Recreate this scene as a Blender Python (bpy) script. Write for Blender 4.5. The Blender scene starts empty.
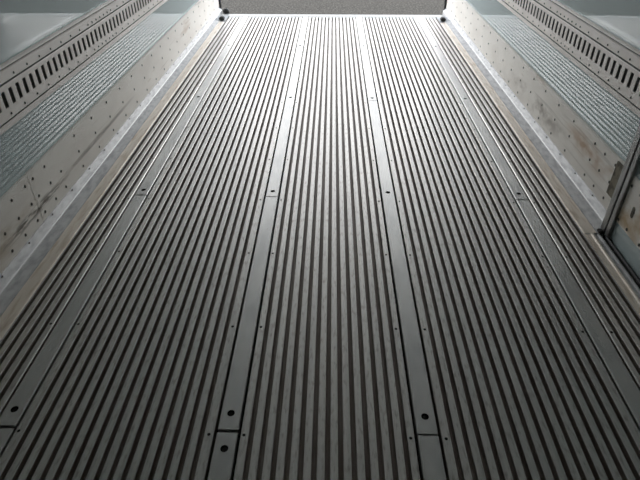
import bpy, bmesh, math, random
from mathutils import Vector, Matrix
random.seed(7)
S = bpy.context.scene
COL = S.collection

# ------------------------------------------------------------------ camera
F_PX, PITCH, YAW, ROLL, CH = 522.536, 0.620854, -0.0221112, -0.00088, 1.23745
fw = Vector((math.sin(YAW)*math.cos(PITCH), math.cos(YAW)*math.cos(PITCH), -math.sin(PITCH)))
rt = Vector((math.cos(YAW), -math.sin(YAW), 0)); up = rt.cross(fw)
rt2 = rt*math.cos(ROLL) + up*math.sin(ROLL); up2 = -rt*math.sin(ROLL) + up*math.cos(ROLL)
cam_data = bpy.data.cameras.new('camera'); cam = bpy.data.objects.new('camera', cam_data); COL.objects.link(cam)
cam_data.sensor_width = 36; cam_data.sensor_fit = 'HORIZONTAL'; cam_data.lens = F_PX*36/640
cam_data.clip_start = 0.02; cam_data.clip_end = 300
m = Matrix((rt2, up2, -fw)).transposed().to_4x4(); m.translation = (0, 0, CH)
cam.matrix_world = m
S.camera = cam

# ------------------------------------------------------------------ sky and exposure
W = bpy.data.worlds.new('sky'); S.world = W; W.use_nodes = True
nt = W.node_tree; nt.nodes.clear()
tc = nt.nodes.new('ShaderNodeTexCoord'); sep = nt.nodes.new('ShaderNodeSeparateXYZ')
ramp = nt.nodes.new('ShaderNodeValToRGB'); bg = nt.nodes.new('ShaderNodeBackground'); out = nt.nodes.new('ShaderNodeOutputWorld')
nt.links.new(tc.outputs['Generated'], sep.inputs[0]); nt.links.new(sep.outputs['Z'], ramp.inputs[0])
ramp.color_ramp.elements[0].position = 0.0; ramp.color_ramp.elements[0].color = (1.0, 0.98, 0.96, 1)
ramp.color_ramp.elements[1].position = 0.75; ramp.color_ramp.elements[1].color = (0.36, 0.41, 0.47, 1)
nt.links.new(ramp.outputs[0], bg.inputs[0])
# brightness added to the side sky to lift the walls, duller behind the truck
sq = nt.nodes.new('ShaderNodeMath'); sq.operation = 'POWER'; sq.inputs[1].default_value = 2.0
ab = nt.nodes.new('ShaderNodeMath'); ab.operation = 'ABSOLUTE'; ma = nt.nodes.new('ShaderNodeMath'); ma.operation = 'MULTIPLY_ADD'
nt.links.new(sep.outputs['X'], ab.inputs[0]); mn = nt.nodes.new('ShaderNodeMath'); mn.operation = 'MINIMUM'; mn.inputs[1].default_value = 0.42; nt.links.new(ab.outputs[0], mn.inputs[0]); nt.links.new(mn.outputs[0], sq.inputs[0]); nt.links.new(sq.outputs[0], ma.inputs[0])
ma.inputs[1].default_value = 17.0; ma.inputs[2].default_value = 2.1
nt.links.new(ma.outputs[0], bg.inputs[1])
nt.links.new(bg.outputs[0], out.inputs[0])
S.view_settings.view_transform = 'Standard'; S.view_settings.look = 'None'
S.view_settings.gamma = 1.0; S.view_settings.exposure = 0.64; S.view_settings.use_curve_mapping = False
S.cycles.max_bounces = 12; S.cycles.diffuse_bounces = 8; S.cycles.glossy_bounces = 8
S.cycles.sample_clamp_indirect = 4.0
S.cycles.use_denoising = True; S.cycles.denoising_input_passes = 'RGB_ALBEDO'; S.cycles.denoising_prefilter = 'NONE'

# sky portal across the open rear end: emits nothing, only steers the sampling of the sky
pl = bpy.data.lights.new('sky_portal', 'AREA'); pl.shape = 'RECTANGLE'; pl.size = 2.36; pl.size_y = 2.26; pl.cycles.is_portal = True
po = bpy.data.objects.new('sky_portal', pl); COL.objects.link(po); po.location = (0, 5.83, 1.10); po.rotation_euler = (-math.pi/2, 0, 0)

# ------------------------------------------------------------------ dimensions (metres; x across, y towards the open rear, z up)
Y0, Y1 = -1.7, 5.68           # front bulkhead, rear sill edge
XW, XK = 1.182, 1.170         # liner face, face of kick plate
ZC = 2.22                     # ceiling
GZ = -1.15                    # road
RIB_END = 5.575

# ------------------------------------------------------------------ materials
def mat(name, base, rough=0.5, metal=0.0, ior=1.5, noise=None, bump=None, aniso=0.0, spec=0.5):
    """noise=(scale_xyz, colour2, lo, hi, detail) mixes a second colour; bump=(scale_xyz, strength, dist)"""
    M = bpy.data.materials.new(name); M.use_nodes = True
    n = M.node_tree.nodes; l = M.node_tree.links; p = n['Principled BSDF']
    p.inputs['Base Color'].default_value = (*base, 1); p.inputs['Roughness'].default_value = rough
    p.inputs['Metallic'].default_value = metal; p.inputs['IOR'].default_value = ior
    p.inputs['Specular IOR Level'].default_value = spec
    if aniso:
        p.inputs['Anisotropic'].default_value = aniso
        tg = n.new('ShaderNodeTangent'); tg.direction_type = 'RADIAL'; tg.axis = 'Z'
    t = n.new('ShaderNodeNewGeometry')
    cur = None
    for i, nz in enumerate(noise or []):
        scale, col, lo, hi, det = nz
        mp = n.new('ShaderNodeMapping'); mp.inputs['Scale'].default_value = scale; mp.inputs['Location'].default_value = (i*3.7, i*1.3, i*2.1)
        l.new(t.outputs['Position'], mp.inputs[0])
        tx = n.new('ShaderNodeTexNoise'); tx.inputs['Scale'].default_value = 1; tx.inputs['Detail'].default_value = det
        l.new(mp.outputs[0], tx.inputs['Vector'])
        mr = n.new('ShaderNodeMapRange'); mr.inputs[1].default_value = lo; mr.inputs[2].default_value = hi
        l.new(tx.outputs[0], mr.inputs[0])
        mx = n.new('ShaderNodeMix'); mx.data_type = 'RGBA'
        l.new(mr.outputs[0], mx.inputs[0])
        if cur is None: mx.inputs[6].default_value = (*base, 1)
        else: l.new(cur, mx.inputs[6])
        mx.inputs[7].default_value = (*col, 1); cur = mx.outputs[2]
    if cur is not None: l.new(cur, p.inputs['Base Color'])
    prev = None
    for scale, st, dist in (bump or []):
        mp = n.new('ShaderNodeMapping'); mp.inputs['Scale'].default_value = scale
        l.new(t.outputs['Position'], mp.inputs[0])
        tx = n.new('ShaderNodeTexNoise'); tx.inputs['Scale'].default_value = 1; tx.inputs['Detail'].default_value = 3
        l.new(mp.outputs[0], tx.inputs['Vector'])
        b = n.new('ShaderNodeBump'); b.inputs['Strength'].default_value = st; b.inputs['Distance'].default_value = dist
        l.new(tx.outputs[0], b.inputs['Height'])
        if prev: l.new(prev, b.inputs['Normal'])
        prev = b.outputs[0]
    if prev: l.new(prev, p.inputs['Normal'])
    return M

M = {}
M['rib'] = mat('worn_aluminium', (0.66, 0.64, 0.61), 0.38, 0.82, noise=[((60, 1.2, 1), (0.56, 0.545, 0.525), .40, .70, 4), ((120, 30, 1), (0.40, 0.365, 0.34), .52, .75, 6)],
               bump=[((260, 9, 30), .12, .001), ((60, 40, 5), .12, .002)])
M['groove'] = mat('dirty_groove', (0.20, 0.165, 0.142), 0.50, 0.45, noise=[((30, 2.5, 1), (0.30, 0.26, 0.235), .45, .70, 5)], bump=[((150, 60, 60), .3, .002)])
M['cover'] = mat('smooth_aluminium', (0.60, 0.59, 0.57), 0.38, 0.82, noise=[((16, 5, 1), (0.52, 0.515, 0.505), .42, .66, 5)], bump=[((120, 16, 30), .12, .001), ((60, 40, 5), .12, .002)])
M['cove'] = mat('bare_aluminium', (0.50, 0.50, 0.50), 0.55, 0.35, noise=[((50, 18, 50), (0.34, 0.34, 0.345), .42, .70, 5)], bump=[((90, 40, 90), .3, .003)])
M['bead'] = mat('crease_highlight', (0.62, 0.62, 0.62), 0.5, 0.6)  # lighter tone paints the highlight line along the cove crease
M['lip'] = mat('tarnished_edge', (0.80, 0.73, 0.65), 0.42, 0.45, noise=[((60, 8, 20), (0.58, 0.48, 0.38), .50, .72, 5)], bump=[((120, 12, 60), .2, .003)])
M['kick'] = mat('grey_painted_plate', (0.80, 0.765, 0.71), 0.5, 0.0, noise=[((5, 3, 7), (0.74, 0.70, 0.645), .45, .65, 4), ((3, 0.9, 24), (0.22, 0.20, 0.17), .66, .80, 6), ((7, 1.6, 11), (0.40, 0.30, 0.21), .66, .80, 5)],
                bump=[((6, 4, 6), .08, .01), ((90, 90, 90), .04, .001)])
def stain(Mt, side, cy, cz, ry, rz, col, scale, lo, hi):
    """a dirt mark of its own shape on one wall around (cy, cz)"""
    n = Mt.node_tree.nodes; l = Mt.node_tree.links; p = n['Principled BSDF']; src = p.inputs['Base Color'].links[0].from_socket
    g = n.new('ShaderNodeNewGeometry'); sp = n.new('ShaderNodeSeparateXYZ'); l.new(g.outputs['Position'], sp.inputs[0])
    def math_(op, a, b=None):
        q = n.new('ShaderNodeMath'); q.operation = op
        for i, v in enumerate((a, b)):
            if v is None: continue
            if isinstance(v, (int, float)): q.inputs[i].default_value = v
            else: l.new(v, q.inputs[i])
        return q.outputs[0]
    dy = math_('DIVIDE', math_('SUBTRACT', sp.outputs['Y'], cy), ry); dz = math_('DIVIDE', math_('SUBTRACT', sp.outputs['Z'], cz), rz)
    d = math_('ADD', math_('MULTIPLY', dy, dy), math_('MULTIPLY', dz, dz))
    mask = math_('MULTIPLY', math_('MAXIMUM', math_('SUBTRACT', 1.0, d), 0.0), math_('GREATER_THAN', math_('MULTIPLY', sp.outputs['X'], side), 0.0))
    mp = n.new('ShaderNodeMapping'); mp.inputs['Scale'].default_value = scale; l.new(g.outputs['Position'], mp.inputs[0])
    tx = n.new('ShaderNodeTexNoise'); tx.inputs['Scale'].default_value = 1; tx.inputs['Detail'].default_value = 6; l.new(mp.outputs[0], tx.inputs[0])
    mr = n.new('ShaderNodeMapRange'); mr.inputs[1].default_value = lo; mr.inputs[2].default_value = hi; l.new(tx.outputs[0], mr.inputs[0])
    mx = n.new('ShaderNodeMix'); mx.data_type = 'RGBA'; l.new(math_('MULTIPLY', mask, mr.outputs[0]), mx.inputs[0]); l.new(src, mx.inputs[6]); mx.inputs[7].default_value = (*col, 1)
    l.new(mx.outputs[2], p.inputs['Base Color'])
stain(M['kick'], -1, 1.70, .120, .40, .024, (0.13, 0.11, 0.09), (30, 14, 90), .40, .56)
stain(M['kick'], -1, 2.45, .128, .60, .014, (0.30, 0.27, 0.24), (9, 5, 60), .30, .55)
stain(M['kick'], -1, 1.40, .140, .40, .090, (0.46, 0.38, 0.29), (9, 6, 24), .42, .66)
stain(M['kick'], 1, 2.15, .190, .35, .070, (0.46, 0.31, 0.20), (9, 7, 14), .42, .66)
stain(M['kick'], 1, 2.90, .130, .60, .060, (0.34, 0.30, 0.26), (9, 9, 18), .44, .66)
stain(M['kick'], 1, 1.66, .150, .30, .100, (0.50, 0.36, 0.20), (9, 12, 14), .46, .66)
M['rail'] = mat('galvanised_rail', (0.88, 0.83, 0.79), 0.42, 0.0, noise=[((8, 6, 8), (0.80, 0.75, 0.71), .45, .68, 5)], bump=[((80, 40, 80), .06, .001)])
M['liner'] = mat('glossy_liner', (0.44, 0.51, 0.515), 0.01, 0.0, ior=1.55, noise=[((2, 2, 2), (0.44, 0.51, 0.515), .4, .6, 3)],
                 bump=[((6, 2.6, 6), .06, .006)])
M['ceiling'] = mat('ceiling_liner', (0.90, 0.90, 0.89), 0.5)
M['bulkhead'] = mat('white_bulkhead', (0.88, 0.88, 0.87), 0.5)
M['black'] = mat('black_rubber', (0.018, 0.018, 0.018), 0.6)
M['slot'] = mat('cavity_shade', (0.14, 0.14, 0.135), 0.8, spec=0.2)  # dark tone paints shade into the rail's slots and seams
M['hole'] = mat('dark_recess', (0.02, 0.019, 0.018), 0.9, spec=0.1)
M['rivet'] = mat('dull_rivet', (0.075, 0.068, 0.062), 0.6, 0.2, spec=0.2)
M['screw'] = mat('dark_screw', (0.035, 0.032, 0.03), 0.7, 0.0, spec=0.15)
M['jamb'] = mat('grey_jamb', (0.32, 0.32, 0.31), 0.4, 0.5, noise=[((30, 30, 10), (0.12, 0.115, 0.11), .45, .7, 4)])
M['rust'] = mat('grimy_steel', (0.20, 0.18, 0.13), 0.7, 0.3, noise=[((40, 40, 26), (0.07, 0.06, 0.045), .42, .62, 5)], bump=[((60, 60, 60), .4, .003)])
M['sill'] = mat('sill_aluminium', (0.44, 0.44, 0.43), 0.45, 0.7, noise=[((10, 30, 1), (0.34, 0.34, 0.33), .5, .7, 3)])
M['plate'] = mat('drain_steel', (0.30, 0.32, 0.34), 0.4, 0.7)
M['asphalt'] = mat('asphalt', (0.040, 0.036, 0.030), 0.9, 0.0, spec=0.15, noise=[((9, 9, 9), (0.033, 0.0295, 0.0245), .4, .6, 6), ((28, 22, 28), (0.10, 0.09, 0.076), .48, .66, 6)], bump=[((110, 110, 110), .5, .01)])

# ------------------------------------------------------------------ helpers
def link(name, me, parent=None, loc=(0, 0, 0)):
    o = bpy.data.objects.new(name, me); COL.objects.link(o)
    if parent is not None: o.parent = parent; o.location = Vector(loc) - parent_world(parent)
    else: o.location = loc
    return o
def parent_world(p):
    v = Vector((0, 0, 0))
    while p is not None: v += p.location; p = p.parent
    return v
def build(name, bm, mats, parent=None, origin=None, smooth=False):
    """bm is in world coordinates; the object's origin goes to its own base point."""
    if origin is None:
        xs = [v.co for v in bm.verts]
        lo = Vector((min(v.x for v in xs), min(v.y for v in xs), min(v.z for v in xs))); hi = Vector((max(v.x for v in xs), max(v.y for v in xs), max(v.z for v in xs)))
        origin = ((lo.x+hi.x)/2, (lo.y+hi.y)/2, lo.z)
    bmesh.ops.translate(bm, verts=bm.verts, vec=-Vector(origin))
    bmesh.ops.recalc_face_normals(bm, faces=bm.faces)
    me = bpy.data.meshes.new(name); bm.to_mesh(me); bm.free()
    for x in (mats if isinstance(mats, (list, tuple)) else [mats]): me.materials.append(x)
    if smooth:
        for p in me.polygons: p.use_smooth = True
    return link(name, me, parent, origin)
def thing(name, loc, label, cat, group=None):
    o = bpy.data.objects.new(name, None); COL.objects.link(o); o.location = loc; o.empty_display_size = .05
    return tag(o, label, cat, group)
def tag(o, label, cat, group=None):
    o['label'] = label; o['category'] = cat
    if group: o['group'] = group
    return o
def struct(o, label, cat='truck interior'):
    o['kind'] = 'structure'; o['label'] = label; o['category'] = cat
    return o
def box(bm, x0, x1, y0, y1, z0, z1, mi=0):
    vs = [bm.verts.new((x, y, z)) for x in (x0, x1) for y in (y0, y1) for z in (z0, z1)]
    for f in ((0, 1, 3, 2), (4, 6, 7, 5), (0, 4, 5, 1), (2, 3, 7, 6), (0, 2, 6, 4), (1, 5, 7, 3)):
        fc = bm.faces.new([vs[i] for i in f]); fc.material_index = mi
def prism(bm, prof, y0, y1, mi=None):
    """closed (x,z) outline extruded along y; mi(i) gives each side's material"""
    a = [bm.verts.new((x, y0, z)) for x, z in prof]; b = [bm.verts.new((x, y1, z)) for x, z in prof]
    n = len(prof)
    for i in range(n):
        f = bm.faces.new((a[i], a[(i+1) % n], b[(i+1) % n], b[i]))
        if mi: f.material_index = mi(i)
    bm.faces.new(a); bm.faces.new(list(reversed(b)))
def dome(r, h, axis, seg=12):
    """a low round head: mesh data with its base at the origin, rising along axis"""
    bm = bmesh.new(); rings = []
    for k, (rr, hh) in enumerate(((1, -.25), (1, .25), (.8, .75), (.42, 1.0))):
        rings.append([bm.verts.new((r*rr*math.cos(2*math.pi*i/seg), r*rr*math.sin(2*math.pi*i/seg), h*hh)) for i in range(seg)])
    for a, b in zip(rings, rings[1:]):
        for i in range(seg): bm.faces.new((a[i], a[(i+1) % seg], b[(i+1) % seg], b[i]))
    bm.faces.new(rings[-1]); bm.faces.new(list(reversed(rings[0])))
    q = Vector((0, 0, 1)).rotation_difference(Vector(axis))
    bmesh.ops.rotate(bm, verts=bm.verts, cent=(0, 0, 0), matrix=q.to_matrix())
    bmesh.ops.recalc_face_normals(bm, faces=bm.faces)
    me = bpy.data.meshes.new('head'); bm.to_mesh(me); bm.free()
    for p in me.polygons: p.use_smooth = True
    return me
def with_mat(me, mt): me.materials.append(mt); return me
RIVET_L = with_mat(dome(.0066, .0028, (1, 0, 0)), M['rivet']); RIVET_R = with_mat(dome(.0066, .0028, (-1, 0, 0)), M['rivet'])
SMALL_L = with_mat(dome(.0046, .0028, (1, 0, 0)), M['rivet']); SMALL_R = with_mat(dome(.0046, .0028, (-1, 0, 0)), M['rivet'])
SCREW_UP = with_mat(dome(.0045, .0012, (0, 0, 1)), M['screw'])

# ------------------------------------------------------------------ the setting
bm = bmesh.new(); box(bm, -60, 60, 3.0, 90, GZ-.1, GZ); box(bm, -60, 60, -40, 3.0, GZ-.1, GZ)
struct(build('ground', bm, M['asphalt']), 'grey asphalt yard seen beyond the open rear end', 'ground')
bm = bmesh.new(); box(bm, -1.24, 1.24, Y0-.06, Y1, -.16, -.030)
M['sub'] = mat('subfloor', (0.03, 0.027, 0.025), 0.8, spec=0.2)
struct(build('floor', bm, M['sub']), 'dark subfloor under the ribbed aluminium panels', 'floor')
for s, nm in ((-1, 'left'), (1, 'right')):
    bm = bmesh.new(); a, b = sorted((s*XW, s*1.24)); box(bm, a, b, Y0-.06, 5.79, -.030, ZC)
    struct(build('wall_'+nm, bm, M['liner']), 'glossy blue-grey %s wall liner mirroring the floor' % nm, 'wall')
bm = bmesh.new(); box(bm, -XW, XW, Y0-.06, Y0, -.030, ZC)
struct(build('wall_front', bm, M['bulkhead']), 'white front bulkhead wall behind the viewer', 'wall')
bm = bmesh.new(); box(bm, -1.24, 1.24, Y0-.06, Y1, ZC, ZC+.08)
struct(build('ceiling', bm, M['ceiling']), 'pale grey ceiling liner', 'ceiling')

# baseboards: coved aluminium trims between ribs and kick plate
JY = 1.7905                                       # far side of the side door opening
cove = [(1.048, -.028), (1.048, .003), (1.053, .0055), (1.090, .0075), (1.099, .0095), (1.103, .0098), (1.1425, .0258), (1.1430, .0272), (1.1442, .0282), (1.1456, .0280), (1.1464, .0290),
        (1.1705, .052), (1.1735, .054), (1.181, .054), (1.181, -.028)]
def cove_mat(i): return 1 if i in (1, 2, 3) else 2 if i in (6, 7, 8, 9) else 0
for s, nm, ya in ((-1, 'left', Y0+.001), (1, 'right', 1.791)):
    bm = bmesh.new(); prism(bm, [(s*x, z) for x, z in cove], ya, 5.36, cove_mat); prism(bm, [(s*x, z) for x, z in [(1.1425, -.028)]+cove[6:]], 5.36, 5.782, lambda i: 2 if i in (1, 2, 3, 4) else 0)
    o = struct(build('baseboard_'+nm, bm, [M['cove'], M['lip'], M['bead']]), 'bare aluminium cove trim along the %s kick plate' % nm, 'cove trim')
    ys = [1.415+.2045*k for k in range(-14, 20)]
    for y in ys:
        if ya+.05 < y < 5.33: link('screw', SMALL_L if s < 0 else SMALL_R, o, (s*1.1655, y, .0478))
bm = bmesh.new()
thr = [(1.048, -.028), (1.048, .003), (1.074, .004), (1.077, .009), (1.084, .009), (1.087, .004), (1.099, .004), (1.102, .010), (1.109, .010), (1.112, .002), (1.1185, -.004), (1.1185, -.028)]
prism(bm, thr, .55, JY, lambda i: 1 if i in (2, 3, 4, 1) else 0)
o = struct(build('trim_1', bm, [M['cove'], M['lip']]), 'twin-ridged aluminium threshold under the side door', 'threshold')
bm = bmesh.new(); prism(bm, [(s*1, z) if False else (s, z) for s, z in cove], Y0+.001, .55, cove_mat)
struct(build('baseboard_right', bm, [M['cove'], M['lip'], M['bead']]), 'bare aluminium cove trim before the side door', 'cove trim')

# ------------------------------------------------------------------ ribbed floor panels
RZ, GD, CHF, GW = 0.0, -.019, .0010, .0138
def panel(x0, x1, grooves, gw=GW):
    """profile of a ribbed extrusion from x0 to x1 with square grooves at the given centres"""
    prof, ms = [], []
    def add(x, z, m_): prof.append((x, z)); ms.append(m_)
    add(x0, -.029, 1); add(x0, -.0024, 0)
    add(x0+.0024, RZ, 0)
    for g in grooves:
        add(g-gw/2-CHF, RZ, 0); add(g-gw/2, -CHF, 1); add(g-gw/2+.0012, GD, 1); add(g+gw/2-.0012, GD, 1); add(g+gw/2, -CHF, 0); add(g+gw/2+CHF, RZ, 0)
    add(x1-.0024, RZ, 0); add(x1, -.0024, 1); add(x1, -.029, 1)
    bm = bmesh.new()
    a = [bm.verts.new((x, Y0+.002, z)) for x, z in prof]; b = [bm.verts.new((x, RIB_END, z)) for x, z in prof]; n = len(prof)
    for i in range(n-1):
        f = bm.faces.new((a[i], a[i+1], b[i+1], b[i])); f.material_index = ms[i]
    # end caps as quads below each segment
    base = -.0295
    A = [bm.verts.new((x, Y0+.002, base)) for x, z in prof]; B = [bm.verts.new((x, RIB_END, base)) for x, z in prof]
    for i in range(n-1):
        if abs(prof[i][0]-prof[i+1][0]) > 1e-6:
            f = bm.faces.new((A[i], A[i+1], a[i+1], a[i])); f = bm.faces.new((B[i+1], B[i], b[i], b[i+1])); f = bm.faces.new((A[i+1], A[i], B[i], B[i+1])); f.material_index = 1
    bmesh.ops.remove_doubles(bm, verts=bm.verts, dist=1e-7)
    return bm
HG = .0325                                       # half width of a cover strip's channel
SX = (-.877, -.268, .270, .8775)
P = .0337
outer_g = [.939+.0337*k for k in range(4)]
wide_g = [.336+P*k for k in range(15)]
mid_g = [.002+.0341*k for k in range(-6, 7)]
panels = [
    (-1.0475, SX[0]-HG, sorted(-g for g in outer_g), [SX[0]-HG-.014], 'narrow four-groove ribbed aluminium floor panel along the left wall'),
    (SX[0]+HG, SX[1]-HG, sorted(-g for g in wide_g), [SX[0]+HG+.013, SX[1]-HG-.016], 'wide ribbed aluminium floor panel left of the middle panel'),
    (SX[1]+HG, SX[2]-HG, mid_g, [SX[1]+HG+.013, SX[2]-HG-.015], 'middle ribbed aluminium floor panel, brightest under the reflected daylight'),
    (SX[2]+HG, SX[3]-HG, wide_g, [SX[2]+HG+.014, SX[3]-HG-.014], 'wide ribbed aluminium floor panel right of the middle panel'),
    (SX[3]+HG, 1.0475, outer_g, [SX[3]+HG+.014], 'narrow four-groove ribbed aluminium floor panel along the right wall'),
]
for x0, x1, g, sx, lab in panels:
    o = tag(build('floor_panel', panel(x0+.0035 if abs(x0) < 1 else x0, x1-.0035 if abs(x1) < 1 else x1, g), [M['rib'], M['groove']]), lab, 'floor panel', 'ribbed floor panels')
    for x in sx:
        for k in range(-6, 12):
            link('screw', SCREW_UP, o, (x, .829+.4035*k, 0.0))

# ------------------------------------------------------------------ cover strips between the panels
def hole_strip(x, hw, y0, y1, holes, r=.0105, z0=-.028, z1=0.0):
    bm = bmesh.new(); c = .0018
    ys = [y0]; cells = []
    for h in sorted(holes): cells.append((ys[-1], h-hw+c, None)); cells.append((h-hw+c, h+hw-c, h)); ys.append(h+hw-c)
    cells.append((ys[-1], y1, None))
    top = lambda a, b, y: bm.verts.new((a, y, b))
    xa, xb = x-hw+c, x+hw-c
    for ya, yb, h in cells:
        if h is None:
            bm.faces.new([top(xa, z1, ya), top(xb, z1, ya), top(xb, z1, yb), top(xa, z1, yb)])
        else:
            N = 24; sq = []; ci = []; cb = []
            for i in range(N):
                a = 2*math.pi*i/N + math.pi/4; dx, dy = math.cos(a), math.sin(a); k = (hw-c)/max(abs(dx), abs(dy))
                sq.append(bm.verts.new((x+dx*k, h+dy*k, z1))); ci.append(bm.verts.new((x+r*dx, h+r*dy, z1))); cb.append(bm.verts.new((x+r*dx*.8, h+r*dy*.8, z1-.006)))
            for i in range(N):
                j = (i+1) % N
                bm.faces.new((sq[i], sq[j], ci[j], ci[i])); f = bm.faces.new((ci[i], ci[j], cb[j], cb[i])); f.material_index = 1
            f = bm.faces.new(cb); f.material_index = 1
        for sgn, xe in ((-1, xa), (1, xb)):
            xo = xe+sgn*c
            bm.faces.new([top(xe, z1, ya), top(xe, z1, yb), top(xo, z1-c, yb), top(xo, z1-c, ya)])
            f = bm.faces.new([top(xo, z1-c, ya), top(xo, z1-c, yb), top(xo, z0, yb), top(xo, z0, ya)])
    for y in (y0, y1):
        bm.faces.new([top(x-hw, z0, y), top(x+hw, z0, y), top(x+hw, z1-c, y), top(xb, z1, y), top(xa, z1, y), top(x-hw, z1-c, y)])
    bmesh.ops.remove_doubles(bm, verts=bm.verts, dist=1e-6)
    return bm
SCREW_IN = with_mat(dome(.0066, .0026, (0, 0, 1)), M['screw'])
names = ('outer left', 'inner left', 'inner right', 'outer right')
joints = ([.839, 2.068], [.839, 2.068], [.839, 3.293], [.839, 2.062])
extra = ([], [.788], [], [])
where = {0: 'nearest length of the %s floor cover strip, at the bottom of the photo', 1: 'middle length of the %s floor cover strip', 2: 'far length of the %s floor cover strip, ending at the rear sill'}
for i, x in enumerate(SX):
    ends = [Y0+.003] + joints[i] + [RIB_END+.03]
    for k in range(3):
        a = ends[k] + (0 if k == 0 else (.0065 if (k == 1 and i < 2) else .0080 if i in (0, 3) else .0040)); b = ends[k+1] - (.0035 if (k == 0 and i < 2) else .0020)
        hs = [h for h in [.897+1.2215*j for j in range(-2, 4)] + extra[i] + [-.42] if a+.03 < h < b-.03]
        root = tag(build('cover_strip', hole_strip(x, .0283, a, b, hs), [M['cover'], M['hole']]), where[k] % names[i], 'cover strip', 'floor cover strips')
        for h in hs: link('screw', SCREW_IN, root, (x, h, -.0060))

# ------------------------------------------------------------------ rear sill, drains, bumpers, gaskets
bm = bmesh.new(); box(bm, -1.165, 1.165, RIB_END+.031, 5.66, -.0295, .001); box(bm, -1.165, 1.165, 5.664, Y1+.035, -.0295, -.001)
tag(build('rear_sill', bm, M['sill']), 'pale aluminium sill across the open rear edge of the floor', 'sill')
for (x0, x1, lab) in ((-1.04, -.91, 'flat end cap over the leftmost grooves'), (-.842, -.301, 'flat end cap over the grooves left of the middle panel'), (-.235, .237, 'flat end cap over the middle panel grooves'),
                      (.303, .844, 'flat end cap over the grooves right of the middle panel, with a dark joint'), (.911, 1.04, 'flat end cap over the rightmost grooves')):
    bm = bmesh.new(); box(bm, x0, x1, RIB_END+.002 + (.006 if .3 < x0 < .4 else 0), RIB_END+.029, -.0295, 0)
    tag(build('end_cap', bm, M['sill']), lab, 'end cap', 'end caps of the floor panels')
for s, nm in ((-1, 'left'), (1, 'right')):
    a, b = sorted((s*1.050, s*1.142)); bm = bmesh.new(); box(bm, a, b, 5.363, 5.603, -.028, .004)
    r = build('drain_plate', bm, M['plate']); tag(r, 'dark steel drain plate in the far %s corner of the floor' % nm, 'drain')
    a, b = sorted((s*1.060, s*1.108)); bm = bmesh.new(); box(bm, a, b, 5.40, 5.47, .0041, .036); bmesh.ops.bevel(bm, geom=bm.edges, offset=.008, segments=2, affect='EDGES')
    build('drain_plug', bm, M['black'], r)
    a, b = sorted((s*1.150, s*1.172)); bm = bmesh.new(); box(bm, a, b, 5.784, 5.812, -.02, 2.2)
    tag(build('door_gasket', bm, M['black']), 'black rubber gasket standing at the rear end of the %s wall' % nm, 'gasket', 'rear door gaskets')
bm = bmesh.new(); bmesh.ops.create_icosphere(bm, subdivisions=2, radius=.034)
for v in bm.verts: v.co.z = v.co.z*.9; v.co.y *= .8
bmesh.ops.translate(bm, verts=bm.verts, vec=(-1.098, 5.765, .014))
tag(build('rubber_bumper', bm, M['black'], smooth=True), 'small round black rubber bumper outside the far left floor corner', 'bumper')

# ------------------------------------------------------------------ kick plates with rivets
def kick(s, y0, y1, rivs, lab, x=XK, z0=.0545, z1=.272):
    bm = bmesh.new(); prof = [(x+.011, z0), (x+.0003, z0), (x, z0+.001), (x, z1-.006), (x-.0022, z1-.0045), (x-.0022, z1-.001), (x, z1), (x+.011, z1)]
    prism(bm, [(s*a, b) for a, b in prof], y0, y1)
    o = tag(build('kick_plate', bm, M['kick']), lab, 'kick plate', 'kick plates on the walls')
    for y, z in rivs: link('rivet', RIVET_L if s < 0 else RIVET_R, o, (s*x, y, z))
    return o
ZT, ZM, ZB = .239, .160, .083
L_far = [(1.788, ZT), (1.788, ZM), (1.791, ZB), (1.889, ZT), (1.894, ZM), (1.894, ZB), (1.997, ZM), (1.997, ZB)]
y = 2.19
while y < 5.55:
    L_far += [(y, ZT), (y+.002, ZM), (y+.004, ZB)]; y += .2075
L_near = []
y = 1.725
for k in range(28):
    L_near += [(y, ZT), (y, ZM), (y, ZB)] if k != 99 else []; y -= .102
kick(-1, Y0+.004, 1.7562, L_near, 'dull grey riveted kick plate low on the left wall, nearest and scuffed')
kick(-1, 1.7612, 5.782, L_far, 'long dull grey riveted kick plate low on the left wall, running to the rear')
R_far = [(1.948, ZT), (1.948, ZM), (1.948, ZB), (2.05, ZT), (2.051, ZM), (2.052, ZB), (2.153, ZT), (2.153, ZM), (2.155, ZB), ]
y = 2.404
while y < 5.55:
    R_far += [(y, ZT), (y+.002, ZM), (y+.004, ZB)]; y += .2055
kick(1, 1.821, 5.782, R_far, 'long dull grey riveted kick plate on the right wall beyond the side door')

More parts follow.
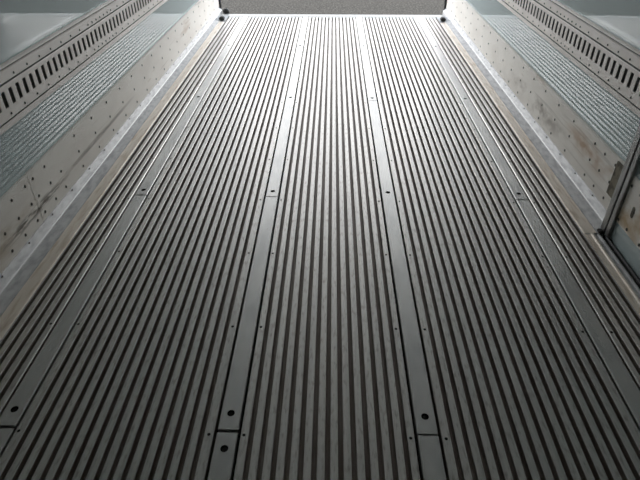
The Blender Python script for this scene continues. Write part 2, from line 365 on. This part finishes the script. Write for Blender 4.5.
# ------------------------------------------------------------------ slotted lashing rails
def rail(s, y0, y1, rivs, lab, slots_from):
    bm = bmesh.new(); X = 1.1650
    def pt(x, y, z): return bm.verts.new((s*x, y, z))
    def strip(a, b, ya, yb):       # quad strip between two profile points; seam shade is painted in dark
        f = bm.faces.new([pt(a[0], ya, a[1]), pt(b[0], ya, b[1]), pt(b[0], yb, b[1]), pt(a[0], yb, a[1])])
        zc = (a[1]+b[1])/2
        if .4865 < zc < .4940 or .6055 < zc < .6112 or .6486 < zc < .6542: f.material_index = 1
    zs0, zs1 = .5315, .5885        # slot band
    xm = X-.0035
    lower = [(1.1815, .4630), (X+.001, .4645), (X-.0005, .4675), (X-.0005, .4870), (X+.0045, .4880), (X+.0045, .4925), (xm+.001, .4935), (xm, .4955), (xm, zs0)]
    upper = [(xm, zs1), (xm, .6045), (xm+.001, .606), (X+.003, .607), (X+.003, .6105), (X, .6115), (X, .6460), (X+.002, .6475), (X+.006, .6490), (X+.006, .6535), (X, .6545), (X, .6590), (X+.002, .6610), (1.1815, .6620)]
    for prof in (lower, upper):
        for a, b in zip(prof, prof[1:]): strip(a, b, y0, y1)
    # the slot band, with real openings
    pitch, sw = .0517, .0245
    k0 = math.ceil((y0+.02-slots_from)/pitch); cur = y0
    while True:
        yc = slots_from+k0*pitch
        if yc+sw/2 > y1-.008: break
        strip((xm, zs0), (xm, zs1), cur, yc-sw/2)
        for ya in (yc-sw/2, yc+sw/2):      # slot sides
            bm.faces.new([pt(xm+.002, ya, zs0), pt(xm+.002, ya, zs1), pt(1.178, ya, zs1), pt(1.178, ya, zs0)]).material_index = 1
            bm.faces.new([pt(xm, ya, zs0), pt(xm, ya, zs1), pt(xm+.002, ya, zs1), pt(xm+.002, ya, zs0)])
        for z in (zs0, zs1):
            bm.faces.new([pt(xm+.002, yc-sw/2, z), pt(xm+.002, yc+sw/2, z), pt(1.178, yc+sw/2, z), pt(1.178, yc-sw/2, z)]).material_index = 1
            bm.faces.new([pt(xm, yc-sw/2, z), pt(xm, yc+sw/2, z), pt(xm+.002, yc+sw/2, z), pt(xm+.002, yc-sw/2, z)])
        cur = yc+sw/2; k0 += 1
    strip((xm, zs0), (xm, zs1), cur, y1)
    bmesh.ops.remove_doubles(bm, verts=bm.verts, dist=1e-6)
    for yy, flip in ((y0, 0), (y1, 1)):   # closed ends
        full = lower+upper; bm.faces.new([pt(a, yy, b) for a, b in full])
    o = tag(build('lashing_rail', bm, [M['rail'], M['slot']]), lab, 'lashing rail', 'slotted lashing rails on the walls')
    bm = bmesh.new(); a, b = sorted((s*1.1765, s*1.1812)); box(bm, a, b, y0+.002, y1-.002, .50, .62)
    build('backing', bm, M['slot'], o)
    for yy, z in rivs:
        link('rivet', SMALL_L if s < 0 else SMALL_R, o, (s*(xm if z < .6 else X), yy, z))
    return o
dense = [2.602+.0517*k for k in range(7)]
near_y = [2.502-.1018*k for k in range(0, 30)]; far_y = [3.012+.1018*k for k in range(26)]
JR = 2.735
ZRL, ZRU = .508, .6235
for s, nm, ylo in ((-1, 'left', Y0+.004), (1, 'right', 1.821)):
    rn = [(y, z) for y in [d for d in dense if d < JR]+near_y for z in (ZRL, ZRU) if ylo+.02 < y < JR]
    rf = [(y, z) for y in [d for d in dense if d > JR]+far_y for z in (ZRL, ZRU) if y < 5.63]
    rail(s, ylo, JR-.0006, rn, 'nearer length of slotted grey lashing rail on the %s wall' % nm, 1.780+.0)
    rail(s, JR+.0006, 5.782, rf, 'farther length of slotted grey lashing rail on the %s wall, running to the rear' % nm, 1.780+.0)

# ------------------------------------------------------------------ side door in the right wall
post = thing('door_post', (1.15, 1.82, 0), 'dark grey upright door post with black gasket on the right wall', 'door post')
bm = bmesh.new(); prism(bm, [(1.128, .013), (1.124, .018), (1.124, 2.2), (1.1695, 2.2), (1.1695, .055)], 1.789, 1.819); build('jamb', bm, M['jamb'], post)
bm = bmesh.new(); box(bm, 1.126, 1.172, 1.776, 1.7885, .004, 2.2); build('gasket', bm, M['black'], post)
bm = bmesh.new(); box(bm, 1.1610, 1.1692, 1.819, 1.932, .120, .268); box(bm, 1.150, 1.1610, 1.819, 1.832, .120, .268)
bmesh.ops.bevel(bm, geom=bm.edges, offset=.002, segments=1, affect='EDGES')
b_ = build('bracket', bm, M['rust'], post); b_['label'] = 'grimy brown bracket'
bm = bmesh.new(); box(bm, 1.102, 1.1235, 1.778, 1.806, .0105, .024); bmesh.ops.bevel(bm, geom=bm.edges, offset=.004, segments=2, affect='EDGES'); build('rubber_foot', bm, M['black'], post)

XD = 1.135
dr = bpy.data.objects.new('door_1', None); COL.objects.link(dr); dr.location = (1.16, 1.2, 0)
dr['kind'] = 'structure'; dr['label'] = 'side door leaf in the right wall beside the dark post'; dr['category'] = 'door'
bm = bmesh.new(); box(bm, XD+.003, 1.181, .56, 1.752, .008, 2.2); build('panel', bm, M['liner'], dr)
bm = bmesh.new(); box(bm, XD-.011, 1.181, 1.7535, 1.7755, .008, 2.2); build('frame', bm, M['jamb'], dr)
bm = bmesh.new(); prism(bm, [(1.1195, -.001), (1.1195, .012), (1.124, .016), (1.134, .012), (1.137, -.001)], .56, 1.770); build('bottom_gasket', bm, M['black'], dr)
bm = bmesh.new(); prism(bm, [(XD+.003, .0935), (XD, .0945), (XD, .296), (XD+.003, .297)], .565, 1.750)
kp = build('kick_plate', bm, M['kick'], dr)
for k in range(11):
    for z in (.108, .185, .259):
        if k == 0 and z == .185: continue
        link('rivet', RIVET_R, kp, (XD, (1.741 if k == 0 and z > .2 else 1.742)-.0705*(k > 0)-.1*max(0, k-1), z))
bm = bmesh.new()
pts = []
for i in range(20):
    a = 2*math.pi*i/20; yy = 1.676+.0095*math.cos(a); zz = .182+.0095*math.sin(a)+(.013 if math.sin(a) > 0 else -.013); pts.append((yy+.0007*(zz-.182)/.01, zz))
vs = [bm.verts.new((XD-.0012, y_, z_)) for y_, z_ in pts]; vb = [bm.verts.new((XD+.001, y_, z_)) for y_, z_ in pts]
bm.faces.new(vs); bm.faces.new(list(reversed(vb)))
for i in range(20): bm.faces.new((vs[i], vb[i], vb[(i+1) % 20], vs[(i+1) % 20]))
build('slot', bm, M['rust'], dr)
bm = bmesh.new(); box(bm, XD-.004, 1.181, .548, .559, .008, 2.2); build('hinge_edge', bm, M['jamb'], dr)
kick(1, Y0+.004, .546, [(.5-.102*k, z) for k in range(20) for z in (ZT, ZM, ZB)], 'grey riveted kick plate low on the right wall before the side door')
